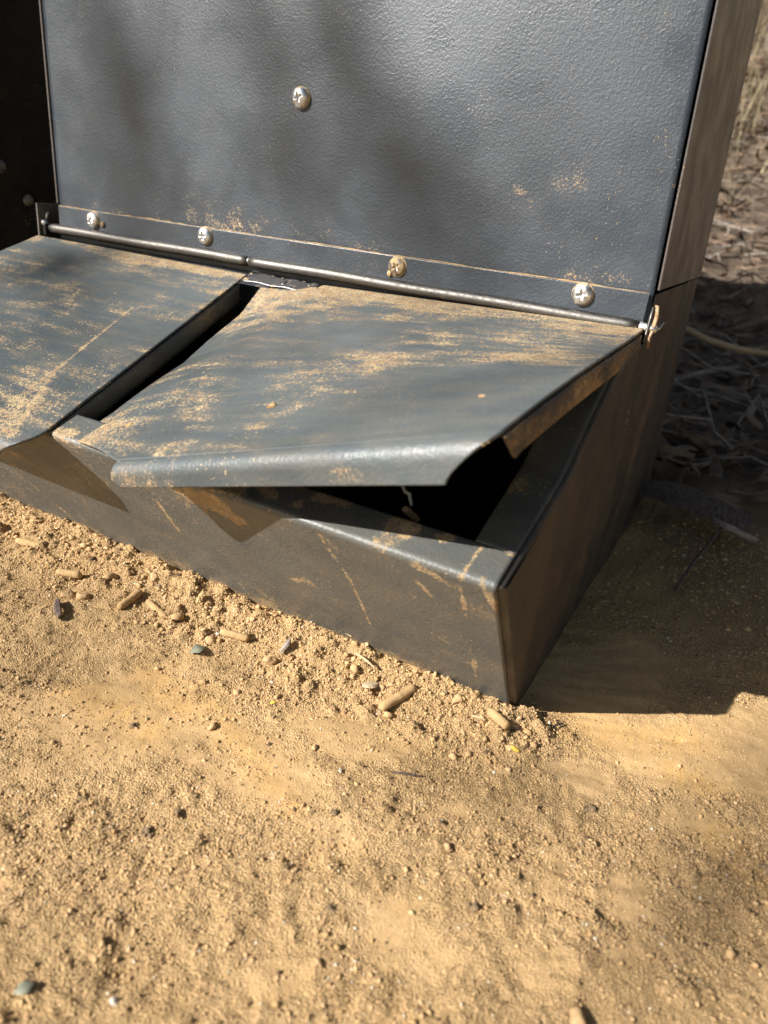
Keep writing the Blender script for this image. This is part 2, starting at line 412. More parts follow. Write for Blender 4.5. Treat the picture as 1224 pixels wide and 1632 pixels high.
PYR = (np.array([(1, 0, -.35), (0, 1, -.35), (-1, 0, -.35), (0, -1, -.35), (.1, .1, .9)], float), np.array([(0, 1, 4), (1, 2, 4), (2, 3, 4), (3, 0, 4)]))
near_w = lambda x, y: np.where(y > .12, .4, 1.0) * np.where(x > .16, .6, 1.0)
blocks = [grain_block(250000, .00020, .00060, PYR, lambda x, y, sm, fr: near_w(x, y) * np.clip((.38 + .7 * patch(x, y)) * (1 - .86 * sm) + .5 * fr, 0.05, 1), .30, .35),
          grain_block(22000, .00038, .00095, ICO, lambda x, y, sm, fr: near_w(x, y) * np.clip((.05 + .26 * patch(x, y)) * (1 - .95 * sm) + .95 * fr + .5 * sstep(.07, .12, y), 0.006, 1), .45, .32),
          grain_block(900, .0008, .0018, ICO2, lambda x, y, sm, fr: np.clip(.003 * (1 - sm) + .35 * sstep(.09, .15, y) + .9 * fr * sstep(.35, .7, vnoise(x * 60, y * 60, 8)), 0, 1), .38, .34)]
off = 0; VV = []; FF = []; RR = []
for W, Fi, rr in blocks: VV.append(W); FF.append(Fi + off); RR.append(rr); off += len(W)
grains = mesh_np('soil_grains', np.concatenate(VV), np.concatenate(FF), M['grains'], smooth=False, attr={'rnd': np.concatenate(RR)})
tag(grains, 'loose tan grains and crumbs of soil strewn over the ground', 'soil', kind='stuff')

# ------------------------------------------------------------------ feeder
XL = -.430
feeder = empty('metal_feeder', (-.21, .11, 0.0))
tag(feeder, 'dusty grey steel animal feeder with two hinged tray lids, the right lid bent up', 'feeder')
# tray: folded sheet. outline of its right side, in (y, z)
yB, zB = -.0603, .0897
RIM = [(-.0445, .0944), (-.0303, .0986), (-.010, .1042), (.0081, .1098), (.033, .1272), (.0596, .1420), (.085, .1480), (.1085, .1495)]
prof = []
P0 = np.array((.0135, -.02)); Bc = np.array((yB, zB))
dF = (Bc - P0) / np.linalg.norm(Bc - P0); dR = np.array(RIM[0]) - Bc; dR /= np.linalg.norm(dR)
rb = .0018
for t in np.linspace(0, 1, 100): prof.append(P0 + (Bc - dF * rb - P0) * t)
for t in np.linspace(0, 1, 9)[1:-1]:
    prof.append((1 - t) ** 2 * (Bc - dF * rb) + 2 * t * (1 - t) * Bc + t * t * (Bc + dR * rb))
for t in np.linspace(0, 1, 14): prof.append(Bc + dR * rb + (np.array(RIM[0]) - Bc - dR * rb) * t)
prof = np.array(prof); nfront = len(prof)
rimc = np.array(RIM); tt = np.linspace(0, len(rimc) - 1, 60)
rimp = np.stack([np.interp(tt, np.arange(len(rimc)), rimc[:, 0]), np.interp(tt, np.arange(len(rimc)), rimc[:, 1])], 1)
ker = np.array([1, 2, 3, 2, 1]) / 9.0
rs = rimp.copy()
for _ in range(3): rs[2:-2] = np.stack([np.convolve(rs[:, k], ker, 'valid') for k in (0, 1)], 1)
full = np.concatenate([prof, rs[1:]])
tan = np.gradient(full, axis=0); tan /= np.linalg.norm(tan, axis=1)[:, None]
nor = np.stack([-tan[:, 1], tan[:, 0]], 1)               # outward: forward / up
rc = .0024
xs = np.concatenate([np.linspace(XL, -rc, 330)])
def front_dust(x, yz):
    # how much soil sticks where; strips, drips and scuffs on the tray front
    y = yz[:, 0]; z = yz[:, 1]
    X, Z = np.meshgrid(x, z, indexing='ij')
    Yg = np.meshgrid(x, y, indexing='ij')[1]
    d = np.zeros_like(X)
    def scr(a, b, w, amp):
        nonlocal d
        pa, pb = fpt(*a), fpt(*b)
        dd, t = seg_dist(X, Z, (pa[0], pa[2]), (pb[0], pb[2]))
        w *= .62; amp *= .85; dd = dd + (vnoise(X * 300, Z * 300, 5) - .5) * w * 1.6
        d = np.maximum(d, amp * np.exp(-(dd / w) ** 2))
    scr((300, 785), (350, 800), .010, .55); scr((330, 800), (378, 822), .006, .65)
    scr((512, 850), (560, 920), .0016, .55); scr((560, 920), (600, 1005), .0011, .65)
    scr((735, 905), (742, 965), .0007, .5); scr((740, 960), (760, 1075), .0005, .5); scr((757, 1045), (762, 1075), .0009, .6)
    scr((243, 782), (287, 842), .0012, .6); scr((665, 920), (690, 945), .0016, .35); scr((690, 1005), (740, 1035), .0012, .3)
    scr((600, 980), (640, 1000), .0025, .25); scr((700, 1030), (780, 1070), .0030, .25); scr((660, 895), (735, 935), .0022, .42)
    scr((770, 930), (803, 975), .0026, .55); scr((520, 850), (545, 880), .0030, .30); scr((470, 920), (500, 925), .0030, .25)
    scr((120, 765), (140, 800), .0012, .3); scr((300, 830), (360, 905), .0010, .2)
    rs_ = np.random.default_rng(5)
    for _ in range(46):          # fine scuffs
        x0 = rs_.uniform(XL, -.01); zz = rs_.uniform(.01, .085); an = rs_.normal(-.9, .5); ln_ = rs_.uniform(.004, .03)
        dd, t = seg_dist(X, Z, (x0, zz), (x0 + ln_ * math.cos(an), zz + ln_ * math.sin(an))); d = np.maximum(d, rs_.uniform(.12, .34) * np.exp(-(dd / rs_.uniform(.0003, .0007)) ** 2))
    # soil caught on the folded rim
    rimz = np.exp(-((Z - .0925) / .0035) ** 2)
    d = np.maximum(d, rimz * sstep(.5, .75, fbm(X * 70, Yg * 70, 3, 4)) * .55)
    d = d + .30 * np.exp(-np.clip(Z - .004, 0, 1) / .006) + .10 * sstep(.5, .75, fbm(X * 26, Z * 26, 3, 14)) - .04
    return d
nF = np.array([0, Bc[1] - P0[1], -(Bc[0] - P0[0])])
def fpt(px, py):
    d = R.T @ np.array([px - 612.0, py - 816.0, F]); o = np.array([0, P0[0], P0[1]]); n = nF
    return CAMv + d * (((o - CAMv) @ n) / (d @ n))
V = []; A = []
for ix, x in enumerate(xs):
    for p in prof: V.append((x, p[0], p[1]))
A = front_dust(xs, prof).ravel()
o = mesh_np('tray_front', V, grid_faces(len(xs), nfront, flip=True), M['tray'], feeder, attr={'dust': A}); thick(o, .0012, -1)
# right rim strip beside the opening
ins = full[nfront - 1:]
nx = 12; V = []; A = []
for i in range(nx):
    for p in ins:
        xin = -.0172 - .045 * max(0, p[0] + .0445) * .9
        x = xin + (-rc - xin) * i / (nx - 1); V.append((x, p[0], p[1])); A.append(.10 * (i < 4))
o = mesh_np('tray_rim', V, grid_faces(nx, len(ins), flip=True), M['tray'], feeder, attr={'dust': A}); thick(o, .0012, -1)
# bent corner and flat right side of the tray
inner = full - nor * rc
na = 7; V = []; 
for k in range(na):
    a = math.pi / 2 * k / (na - 1)
    for p, n_ in zip(inner, nor):
        V.append((-rc + rc * math.sin(a), p[0] + n_[0] * rc * math.cos(a), p[1] + n_[1] * rc * math.cos(a)))
Fc = [tuple(f) for f in grid_faces(na, len(inner), flip=True)]
base = (na - 1) * len(inner)
sidepoly = [(.1085, .1718), (.283, .1722), (.345, -.02)]
i0 = len(V)
for p in sidepoly: V.append((0, p[0], p[1]))
# fan of strips between the front edge and the rear of the side
loop = list(range(base, base + len(inner))) + [i0, i0 + 1, i0 + 2]
Fc.append(tuple(loop))
A = [.12 if i < len(inner) * 2 else .0 for i in range(len(V))]
me = bpy.data.meshes.new('tray_side'); me.from_pydata(V, [], Fc); me.update()
bm = bmesh.new(); bm.from_mesh(me); bmesh.ops.triangulate(bm, faces=[f for f in bm.faces if len(f.verts) > 4]); bm.to_mesh(me); bm.free()
me.attributes.new('dust', 'FLOAT', 'POINT').data.foreach_set('value', np.array(A, np.float32))
for p in me.polygons: p.use_smooth = len(p.vertices) == 4
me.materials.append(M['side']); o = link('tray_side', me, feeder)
# left side and floor of the tray, out of view
V, Fc = box_vf(XL - .0012, XL, -.045, .29, -.02, .0940); mesh_np('tray_side', V, Fc, M['flange'], feeder, smooth=False)
V = [(XL - .0012, y, z) for y, z in ((-.044, .0940), (.29, .0940), (.29, .172), (.105, .172), (.105, .146))] + [(XL, y, z) for y, z in ((-.044, .0940), (.29, .0940), (.29, .172), (.105, .172), (.105, .146))]
mesh_np('tray_cheek', V, [(4, 3, 2, 1, 0), (5, 6, 7, 8, 9)] + [(i, (i + 1) % 5, 5 + (i + 1) % 5, 5 + i) for i in range(5)], M['flange'], feeder, smooth=False)
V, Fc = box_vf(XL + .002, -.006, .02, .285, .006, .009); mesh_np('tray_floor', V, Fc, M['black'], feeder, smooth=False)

# hopper: front panel, sides, back, top
YP = .1144; ZT = .86
xr = lambda z: -.0016 - .045 * (z - .17)
xl = lambda z: -.4170 - .012 * (z - .17)
nu, nv = 160, 260
us = np.linspace(0, 1, nu); zs = np.linspace(.105, ZT, nv)
U, Z = np.meshgrid(us, zs, indexing='ij'); X = xl(Z) + (xr(Z) - xl(Z)) * U
Yd = YP + .0010 * (fbm(X * 9, Z * 9, 2, 71) - .5) * 2
def panel_dust():
    d = np.zeros_like(X)
    def blob(px, py, rx, rz, amp):
        nonlocal d
        p = pl(px, py, 1, YP); e = np.exp(-(((X - p[0]) / rx) ** 2 + ((Z - p[2]) / rz) ** 2))
        d = np.maximum(d, amp * .62 * e)
    for b in [(770, 350, .006, .008, .42), (825, 300, .006, .003, .48), (600, 330, .012, .008, .30), (660, 345, .006, .005, .34), (895, 410, .004, .003, .55), (840, 455, .014, .006, .3), (900, 300, .02, .012, .2),
              (480, 38, .002, .002, .55), (775, 40, .002, .002, .7), (685, 55, .0016, .0015, .6), (1010, 210, .002, .003, .5), (795, 190, .003, .003, .4), (930, 440, .03, .006, .2), (590, 400, .012, .006, .34), (150, 350, .02, .006, .2), (520, 395, .02, .01, .26), (1000, 330, .012, .03, .18)]: blob(*b)
    d = np.maximum(d, .20 * np.exp(-np.clip(Z - .175, 0, 1) / .012))
    return d - .02
V = np.stack([X.ravel(), Yd.ravel(), Z.ravel()], 1)
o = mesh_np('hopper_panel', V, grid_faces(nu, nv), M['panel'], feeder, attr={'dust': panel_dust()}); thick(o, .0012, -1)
# upper right side, lapping over the tray side
V = []; 
for y, dx in ((YP - .0022, 0), (.284, 0)):
    for z in (.1735, ZT): V.append((xr(z) + .0016 + .0012, y, z))
for y in (YP - .0022, .284):
    for z in (.1735, ZT): V.append((xr(z) + .0016, y, z))
o = mesh_np('hopper_side', V, [(0, 2, 3, 1), (4, 5, 7, 6), (0, 1, 5, 4), (2, 6, 7, 3), (0, 4, 6, 2), (1, 3, 7, 5)], M['upper_side'], feeder, smooth=False); bevel(o, .0004)
V = []
for y in (YP - .001, .284):
    for z in (.1735, ZT): V.append((xl(z) - .0012, y, z))
for y in (YP - .001, .284):
    for z in (.1735, ZT): V.append((xl(z) - .0024, y, z))
o = mesh_np('hopper_side', V, [(0, 1, 3, 2), (4, 6, 7, 5), (0, 4, 5, 1), (2, 3, 7, 6), (0, 2, 6, 4), (1, 5, 7, 3)], M['upper_side'], feeder, smooth=False)
V, Fc = box_vf(XL + .002, -.006, .2855, .287, .01, ZT); mesh_np('hopper_back', V, Fc, M['flange'], feeder, smooth=False)
V, Fc = box_vf(XL - .006, .006, .10, .295, ZT + .001, ZT + .006); mesh_np('hopper_top', V, Fc, M['panel'], feeder, smooth=False)
V, Fc = box_vf(XL + .003, -.006, .1200, .1212, .020, .150); mesh_np('throat_shade_panel', V, Fc, M['black'], feeder, smooth=False)  # black sheet added inside to keep the tray interior dark
# cover strip along the hinge with a line of dust on its upper edge
V, Fc = box_vf(-.4165, -.0030, YP - .0024, YP - .0013, .1500, .1716)
o = mesh_np('hinge_strip', V, Fc, M['panel'], feeder, smooth=False); bevel(o, .0003)
pts = [(x, YP - .0018 , .1718 + .0002 * math.sin(x * 90)) for x in np.linspace(-.4160, -.0035, 80)]
V, Fc = tube(pts, [.00055 * (.4 + .9 * random.random() ** 2) for _ in pts], 6); mesh_np('dust_line', V, Fc, M['seam_dust'], feeder)
# hinge knuckles
YH, ZH = YP - .0048, .1562
def knuckle(x0, x1, mat):
    xsn = np.linspace(x0, x1, 40)
    pts = [(x, YH, ZH + .0002 * math.sin(x * 60)) for x in xsn]
    V, Fc = tube(pts, [.0026] + [.0034] * 38 + [.0026], 18); return mesh_np('hinge_tube', V, Fc, mat, feeder)
knuckle(-.4225, -.2424, M['tube']); knuckle(-.2412, -.0040, M['tube'])
V, Fc = tube([(-.2428, YH, ZH), (-.2408, YH, ZH)], .0021, 12); mesh_np('hinge_pin', V, Fc, M['zinc'], feeder)
# bare end of the hinge leaf between the lids
V = []; ny = 10
for i, x in enumerate(np.linspace(-.2370, -.1850, 24)):
    for j in range(ny):
        t = j / (ny - 1); V.append((x, YH - .0035 - .0100 * t, ZH - .0062 - .0045 * math.sin(t * 1.35) + .0003 * math.sin(x * 300)))
o = mesh_np('hinge_leaf', V, grid_faces(24, ny), M['leaf'], feeder); thick(o, .001)

# screws
def screw_mesh(name, rad, hgt, mat):
    nr, na = 18, 56; V = [(0, 0, hgt)]; Fc = []
    for i in range(1, nr + 1):
        r = i / nr
        for k in range(na):
            a = 2 * math.pi * k / na; x, y = r * math.cos(a), r * math.sin(a)
            z = hgt * math.sqrt(max(0, 1 - (r * .93) ** 2)) if i < nr else 0
            arm = min(abs(x), abs(y)); along = max(abs(x), abs(y))
            if along < .46 and arm < .125: z -= hgt * .5 * (1 - along / .6)
            V.append((x * rad, y * rad, z))
    for k in range(na): Fc.append((0, 1 + k, 1 + (k + 1) % na))
    for i in range(nr - 1):
        for k in range(na):
            a = 1 + i * na + k; b = 1 + i * na + (k + 1) % na
            Fc.append((a, a + na, b + na, b))
    V[0] = (0, 0, hgt * .5)
    me = bpy.data.meshes.new(name); me.from_pydata(V, [], Fc); me.update()
    for p in me.polygons: p.use_smooth = True
    me.materials.append(mat); return me
SCREW = screw_mesh('screw', .0054, .0040, M['zinc'])
SCREWD = screw_mesh('screw', .0050, .0036, M['dull'])
WASH = bpy.data.meshes.new('flange_ring')
V, Fc = tube([(0, 0, -.0002), (0, 0, .0005)], [.0058, .0055], 40); WASH.from_pydata(V, [], Fc); WASH.materials.append(M['dull'])
def screw(px, py, me, rot, ypl=YP - .0024):
    p = pl(px, py, 1, ypl)
    o = link('screw', me, feeder)
    w = Matrix.Translation(Vector(p)) @ Matrix.Rotation(math.radians(90), 4, 'X') @ Matrix.Rotation(rot, 4, 'Z') @ Matrix.Rotation(.05, 4, 'Y')
    o.matrix_basis = w
    r = link('washer_ring', WASH, o); r.matrix_parent_inverse = Matrix.Identity(4)
screw(480, 156, SCREW, .35, YP - .0006); screw(150, 351, SCREW, .9); screw(328, 376, SCREW, .1); screw(634, 425, SCREWD, .6); screw(929, 469, SCREW, .25)
# a small dirty rivet beside two of the screws
def dome(name, c, r, h, axis, mat, parent):
    v, f = ICO2; v = v * np.array([r, r, h]); qd = Vector((0, 0, 1)).rotation_difference(Vector(axis))
    v = np.array([qd @ Vector(p) for p in v]) + np.array(c); return mesh_np(name, v, f, mat, parent)
p = pl(164, 358, 1, YP - .0026); dome('mud_spot', p, .0022, .0016, (0, -1, 0), M['dark_clod'], feeder)
p = pl(622, 436, 1, YP - .0026); dome('mud_spot', p, .0020, .0015, (0, -1, 0), M['rust'], feeder)
dome('rivet', (-.2085, YH - .0085, ZH - .0088), .0030, .0016, (0, -.6, .8), M['leaf'], feeder)

# hinge pin ends with split pins
def pin_end(xc, sgn, y, z):
    V, Fc = tube([(xc, y, z), (xc + sgn * .0012, y, z), (xc + sgn * .0013, y, z)], [.0052, .0052, .002], 24)
    o = mesh_np('washer', V, Fc, M['flange'], feeder)
    V, Fc = tube([(xc - .001 * sgn, y, z), (xc + sgn * .006, y, z), (xc + sgn * .0072, y, z), (xc + sgn * .0078, y, z)], [.0021, .0021, .0016, .0006], 14)
    mesh_np('hinge_pin', V, Fc, M['zinc'], feeder)
# right-hand end
PR = pl(1030, 519, 0, -.001); y0, z0 = YH, ZH
V, Fc = tube([(-.0068, y0, z0), (.0030, y0, z0), (.0042, y0, z0), (.0048, y0, z0)], [.0024, .0024, .0018, .0006], 14); mesh_np('hinge_pin', V, Fc, M['zinc'], feeder)
sp = [(.0012, y0 + .0005, z0 + .0105), (.0022, y0 - .0002, z0 + .0105), (.0030, y0 - .0008, z0 + .006), (.0026, y0 - .0012, z0), (.0024, y0 - .0030, z0 - .0045), (.0030, y0 - .0050, z0 - .0085)]
V, Fc = tube(sp, [.0006, .0009, .0010, .0010, .0009, .0007], 10); mesh_np('split_pin', V, Fc, M['pin_rust'], feeder)
sp = [(.0006, y0 - .0012, z0 + .0100), (.0004, y0 - .0018, z0 + .004), (.0006, y0 - .0036, z0 - .003), (.0004, y0 - .0055, z0 - .0060)]
V, Fc = tube(sp, [.0006, .0008, .0008, .0006], 10); mesh_np('split_pin', V, Fc, M['tube'], feeder)
sp = [(.0030, y0 + .002, z0 - .0004), (.0046, y0 + .0035, z0 + .0004), (.0056, y0 + .0065, z0 + .0030)]
V, Fc = tube(sp, [.0011, .0010, .0007], 10); mesh_np('split_pin', V, Fc, M['zinc'], feeder)
# left-hand end: lug, washer, bright pin
V, Fc = box_vf(-.4262, -.4238, YP - .009, YP - .003, .1510, .1588); o = mesh_np('hinge_lug', V, Fc, M['black'], feeder, smooth=False); bevel(o, .0008)
V, Fc = tube([(-.4264, y0, z0 + .002), (-.4300, y0 - .001, z0 + .0035), (-.4325, y0 - .0015, z0 + .0040)], [.0020, .0022, .0013], 12); mesh_np('hinge_pin', V, Fc, M['zinc'], feeder)
V, Fc = tube([(-.4285, y0 + .001, z0 + .004), (-.4280, y0 + .0015, z0 + .0085), (-.4270, y0 + .002, z0 + .0105)], [.0012, .0013, .0007], 10); mesh_np('split_pin', V, Fc, M['zinc'], feeder)

# ---- lids: sheet with a rolled front lip, side flanges below
def lid(name, zfun, yb, yf, xL, xR, notchL, notchR, mat, dustf, lab, lipdrop=.0125):
    nu, nv, nl = 210, 170, 30
    V = []; ED = []
    rl = .0050
    def edge(x, t):
        y = yb(x) + (yf(x) - yb(x)) * t; return y, zfun(x, y, t)
    for i in range(nu):
        u = i / (nu - 1)
        for j in range(nv):
            t = j / (nv - 1); x = xL(t) + (xR(t) - xL(t)) * u; y, z = edge(x, t); V.append((x, y, z))
        for j in range(1, nl + 1):
            w = j / nl
            sn = w * w * (3 - 2 * w)
            a = xL(1) + (notchL + .0045 * max(0, (w - .6) / .4) ** 2 if notchL > .03 else notchL * sn ** .8); b = xR(1) - notchR * sn ** .8
            x = a + (b - a) * u
            y1, z1 = edge(x, 1.0); y0_, z0_ = edge(x, .94)
            fv = np.array([y1 - y0_, z1 - z0_]); fv /= np.linalg.norm(fv); dn = np.array([fv[1], -fv[0]]); 
            if dn[1] > 0: dn = -dn
            kx = .78 + .57 * min(1.0, max(0.0, (x + .17) / .16)) if notchL > .03 else .62; L = w * (rl * 1.42 + .0050)
            if L < rl * 1.42:
                ang = L / rl; f_, d_ = rl * math.sin(ang), rl * (1 - math.cos(ang))
            else:
                ang = 1.42; e = L - rl * 1.42
                f_ = rl * math.sin(ang) + e * math.cos(ang); d_ = rl * (1 - math.cos(ang)) + e * math.sin(ang)
            p = np.array([y1, z1]) + fv * f_ + dn * d_ * kx
            V.append((x, p[0], p[1]))
    V = np.array(V)
    N = nv + nl
    G = V.reshape(nu, N, 3)
    if notchL > .03:           # the lip starts well inside the left corner: its own strip, welded to the sheet edge
        Sh = G[:, :nv].reshape(-1, 3)
        o = mesh_np(name, Sh, grid_faces(nu, nv), mat, feeder, attr={'dust': dustf(Sh)})
        row0 = np.array([(x, *edge(x, .996)) for x in G[:, nv, 0]])
        Lp = np.concatenate([row0[:, None], G[:, nv:]], 1); k_ = Lp.shape[1]; Lp = Lp.reshape(-1, 3)
        lo = mesh_np('front_lip', Lp, grid_faces(nu, k_), mat, o, attr={'dust': dustf(Lp)}); thick(lo, .0012, -1)
    else:
        o = mesh_np(name, V, grid_faces(nu, N), mat, feeder, attr={'dust': dustf(V)})
    thick(o, .0012, -1)
    o['label'] = lab
    return o, V.reshape(nu, N, 3), nv
def flange(lid_o, edgepts, drop, outx, mat, t0=.0, taper=.0):
    V = []; n = len(edgepts); cut = 16
    for k, p in enumerate(edgepts):
        for j in range(5):
            w = j / 4
            V.append((p[0] + outx * (1 + .6 * w), p[1] + 1.4 * drop * w * max(0.0, (k - n + 1 + cut) / cut) ** 1.0 - .05 * drop * w, p[2] - .0004 - (drop - taper * k / n) * w))
    o = mesh_np('side_flange', V, grid_faces(n, 5), mat, lid_o, smooth=False); thick(o, .0012, 0)
    return o

def ldist(V, a, b, w):
    d, t = seg_dist(V[:, 0], V[:, 1], a, b); return np.exp(-(d / w) ** 2)
# left lid, closed
m1 = .34
z1f = lambda x, y, t: .1500 - m1 * (.110 - y) + .0008 * math.sin(x * 14 + 1)
def lidpt(px, py, m=m1):
    d = R.T @ np.array([px - 612.0, py - 816.0, F]); n = np.array([0, -m, 1.0]); o = np.array([0, .110, .150])
    return CAMv + d * (((o - CAMv) @ n) / (d @ n))
def dust1(V):
    x, y = V[:, 0], V[:, 1]
    d = .26 * np.exp(-np.clip(.104 - y, 0, 1) / .012) + .06 * sstep(.45, .7, fbm(x * 22, y * 22, 3, 5))
    for a, b, w, amp in [((80, 600), (215, 490), .0009, .27), ((80, 600), (0, 660), .0040, .22), ((80, 605), (15, 700), .0022, .25), ((30, 650), (0, 690), .010, .20), ((185, 500), (250, 480), .010, .14), ((300, 400), (390, 430), .006, .22), ((95, 385), (250, 400), .006, .18)]:
        pa, pb = lidpt(*a), lidpt(*b); q_ = ldist(V, pa, pb, w); d = np.maximum(d, amp * q_)
    return d - .05
l1, G1, nv1 = lid('lid', z1f, lambda x: .1050, lambda x: -.0715, lambda t: XL - .0015, lambda t: -.2395 + .0245 * min(t, .945) / .945 - 1.1 * max(0, t - .945) ** 2 * 1.0, .012, .0115, M['lid'], dust1,
                  'flat grey left lid lying closed, dusty near the hinge')
flange(l1, G1[-1, 10:nv1 - 10], .0112, .0006, M['flange'])
flange(l1, G1[0, 10:nv1 - 1], .0118, -.0006, M['flange'])
# right lid, sprung and bent: left edge still down, right corner raised
def z2f(x, y, t):
    z = .1478 - .300 * (.105 - y)
    xc = -.2020 + .040 * t
    rise = x - xc
    z += .320 * .5 * (rise + math.sqrt(rise * rise + .00003)) * t ** 1.15
    z += .0065 * max(0.0, (x + .21) / .21) * (1 - t)
    # the strip along the left edge is folded down below its neighbour
    cr = -.186 + .020 * t; xe = xL2(t)
    w = max(0.0, (cr - x) / (cr - xe))
    z -= float(np.interp(t, (0, .12, .45, .8, 1), (.002, .011, .0175, .0150, .0100))) * w ** 1.35
    return z
xL2 = lambda t: -.2215 + .0205 * t ** 3
yb2 = lambda x: .0965 + .0105 * sstep(-.198, -.182, x)
yf2 = lambda x: -.0750 + .0165 * (1 - float(np.clip((x + .201) / .044, 0, 1)))
def dust2(V):
    x, y = V[:, 0], V[:, 1]
    hb = np.where(x > -.2, 1.0, .5)
    d = .25 * hb * np.exp(-np.clip(.100 - y, 0, 1) / .026)
    d += .10 * sstep(.42, .68, fbm(x * 14, y * 40, 4, 15)) * sstep(-.03, .03, y)
    d += .22 * np.exp(-(((x + .192) / .022) ** 2 + ((y + .055) / .016) ** 2))            # soil on the low corner
    d += .13 * sstep(-.055, -.075, y) * sstep(.5, .72, fbm(x * 60, y * 60, 3, 6))
    d += .16 * np.exp(-(((x + .03) / .03) ** 2 + ((y - .03) / .03) ** 2))
    d -= .10 * np.exp(-(((x + .055) / .035) ** 2 + ((y + .035) / .03) ** 2)) 
    return d - .02
l2, G2, nv2 = lid('lid', z2f, yb2, yf2, xL2, lambda t: -.0012 - .0041 * t, .0455, .0120, M['lid'], dust2,
                  'bent grey right lid smeared with earth, its right corner sprung up')
flange(l2, G2[-1, 6:nv2 - 1], .0098, .0005, M['rusty_flange'])
# crumbs of dry soil lying on the lids
CR = [(435, 652, 2.2, 1), (700, 670, 1.0, 1), (545, 583, 1.3, 0), (208, 682, 2.0, 0), (190, 700, 1.0, 1), (335, 678, 1.0, 1), (510, 548, .9, 0), (770, 637, 1.6, 0), (640, 553, .8, 0), (710, 512, 1.2, 0), (560, 508, .8, 0), (690, 525, 1.1, 0), (735, 540, .8, 0), (620, 520, .8, 0), (870, 545, 1.0, 0), (820, 560, .8, 0), (468, 610, .8, 0), (600, 640, .7, 0), (380, 600, .8, 1), (580, 500, .7, 0), (800, 520, 1.2, 0), (900, 535, 1.0, 0), (660, 640, .7, 0)]
CR1 = [(185, 470, 1.3), (164, 508, 1.1), (70, 468, 1.1), (110, 565, .8), (160, 535, 1.0), (30, 655, .9), (250, 520, .8), (92, 432, 1.0), (300, 450, .8)]
VV = []; FF = []; off = 0
from mathutils.bvhtree import BVHTree
def bvh(G): 
    a, b, _ = G.shape; return BVHTree.FromPolygons([Vector(p) for p in G.reshape(-1, 3)], [tuple(int(q) for q in f) for f in grid_faces(a, b)])
T2 = bvh(G2); T1 = bvh(G1)
def shoot(T, px, py):
    d = Vector(R.T @ np.array([px - 612.0, py - 816.0, F])).normalized(); return T.ray_cast(CAM, d)[0]
def crumbs(name, items, lab):
    VV = []; FF = []; off = 0
    for T, px, py, r in items:
        h = shoot(T, px, py)
        if h is None: continue
        v = ICO[0] * (1 + rng.uniform(-.3, .3, (len(ICO[0]), 1))) * np.array([1.3, 1, .75]) * r * .001
        a = rng.uniform(0, 6.28); ca, sa = math.cos(a), math.sin(a)
        v = v @ np.array([[ca, sa, 0], [-sa, ca, 0], [0, 0, 1]]) + np.array(h) + np.array([0, 0, r * .0004])
        VV.append(v); FF.append(ICO[1] + off); off += len(v)
    o = mesh_np(name, np.concatenate(VV), np.concatenate(FF), M['lid_crumb'], smooth=False); tag(o, lab, 'soil', kind='stuff')
it = [(T2, a, b, r) for a, b, r, _ in CR]
for _ in range(420):      # fine grit, thickest towards the hinge
    px = rng.uniform(420, 1000); f_ = rng.random() ** 1.8
    it.append((T2, px, 455 + (px - 420) * .13 + f_ * 220, rng.uniform(.35, .85)))
for _ in range(120): it.append((T2, rng.uniform(150, 760), rng.uniform(660, 770), rng.uniform(.25, .5)))
crumbs('soil_crumbs', it, 'crumbs and grit of dry earth lying on the bent right lid')
it = [(T1, a, b, r) for a, b, r in CR1]
for _ in range(260):
    px = rng.uniform(0, 400); it.append((T1, px, 372 + px * .14 + 260 * rng.random() ** 1.6, rng.uniform(.35, .8)))
crumbs('soil_crumbs', it, 'crumbs and grit of dry earth lying on the closed left lid')

# feed pellet and a straw inside the open tray
def capsule(name, c, ln, r, ang, mat, tilt=0.0, seed=0, flat=1.0, sink=0.0):
    rr = np.random.default_rng(seed); n, m_ = 14, 12; V = []; Fc = []
    tsx = np.linspace(-1, 1, n)
    for i, t in enumerate(tsx):
        e = (1 - max(0, abs(t) - .72) / .28) if abs(t) > .72 else 1.0
        rad = r * .72 * (.68 + .32 * math.sqrt(max(0, e))) * (1 + rr.uniform(-.05, .05))
        for k in range(m_):
            a = 2 * math.pi * k / m_; q_ = rad * (1 + rr.uniform(-.14, .14)); V.append((t * ln / 2, q_ * math.cos(a), q_ * math.sin(a) * flat))
    for i in range(n - 1):
        for k in range(m_): Fc.append((i * m_ + k, i * m_ + (k + 1) % m_, (i + 1) * m_ + (k + 1) % m_, (i + 1) * m_ + k))
    Fc.append(tuple(range(m_))[::-1]); Fc.append(tuple((n - 1) * m_ + k for k in range(m_)))
    Mx = Matrix.Rotation(ang, 3, 'Z') @ Matrix.Rotation(tilt, 3, 'Y')
    V = [Mx @ Vector(v) for v in V]
    o = mesh_np(name, V, Fc, mat); o.location = c; return o
p = pl(655, 820, 1, -.030)
o = capsule('feed_pellet', (p[0], -.030, p[2]), .009, .0021, .9, M['pellet'], .7, 3); tag(o, 'pale feed pellet glimpsed inside the dark open tray under the bent lid', 'pellet')
a, b = pl(640, 770, 1, -.022), pl(656, 806, 1, -.027)
V, Fc = tube([a, (a * .6 + b * .4), (a + b) / 2 + np.array([.0012, 0, .0005]), b], [.0007, .0008, .0008, .0006], 8)
o = mesh_np('straw_stalk', V, Fc, M['white']); tag(o, 'pale bent stalk hanging inside the dark open tray under the lid lip', 'stalk')

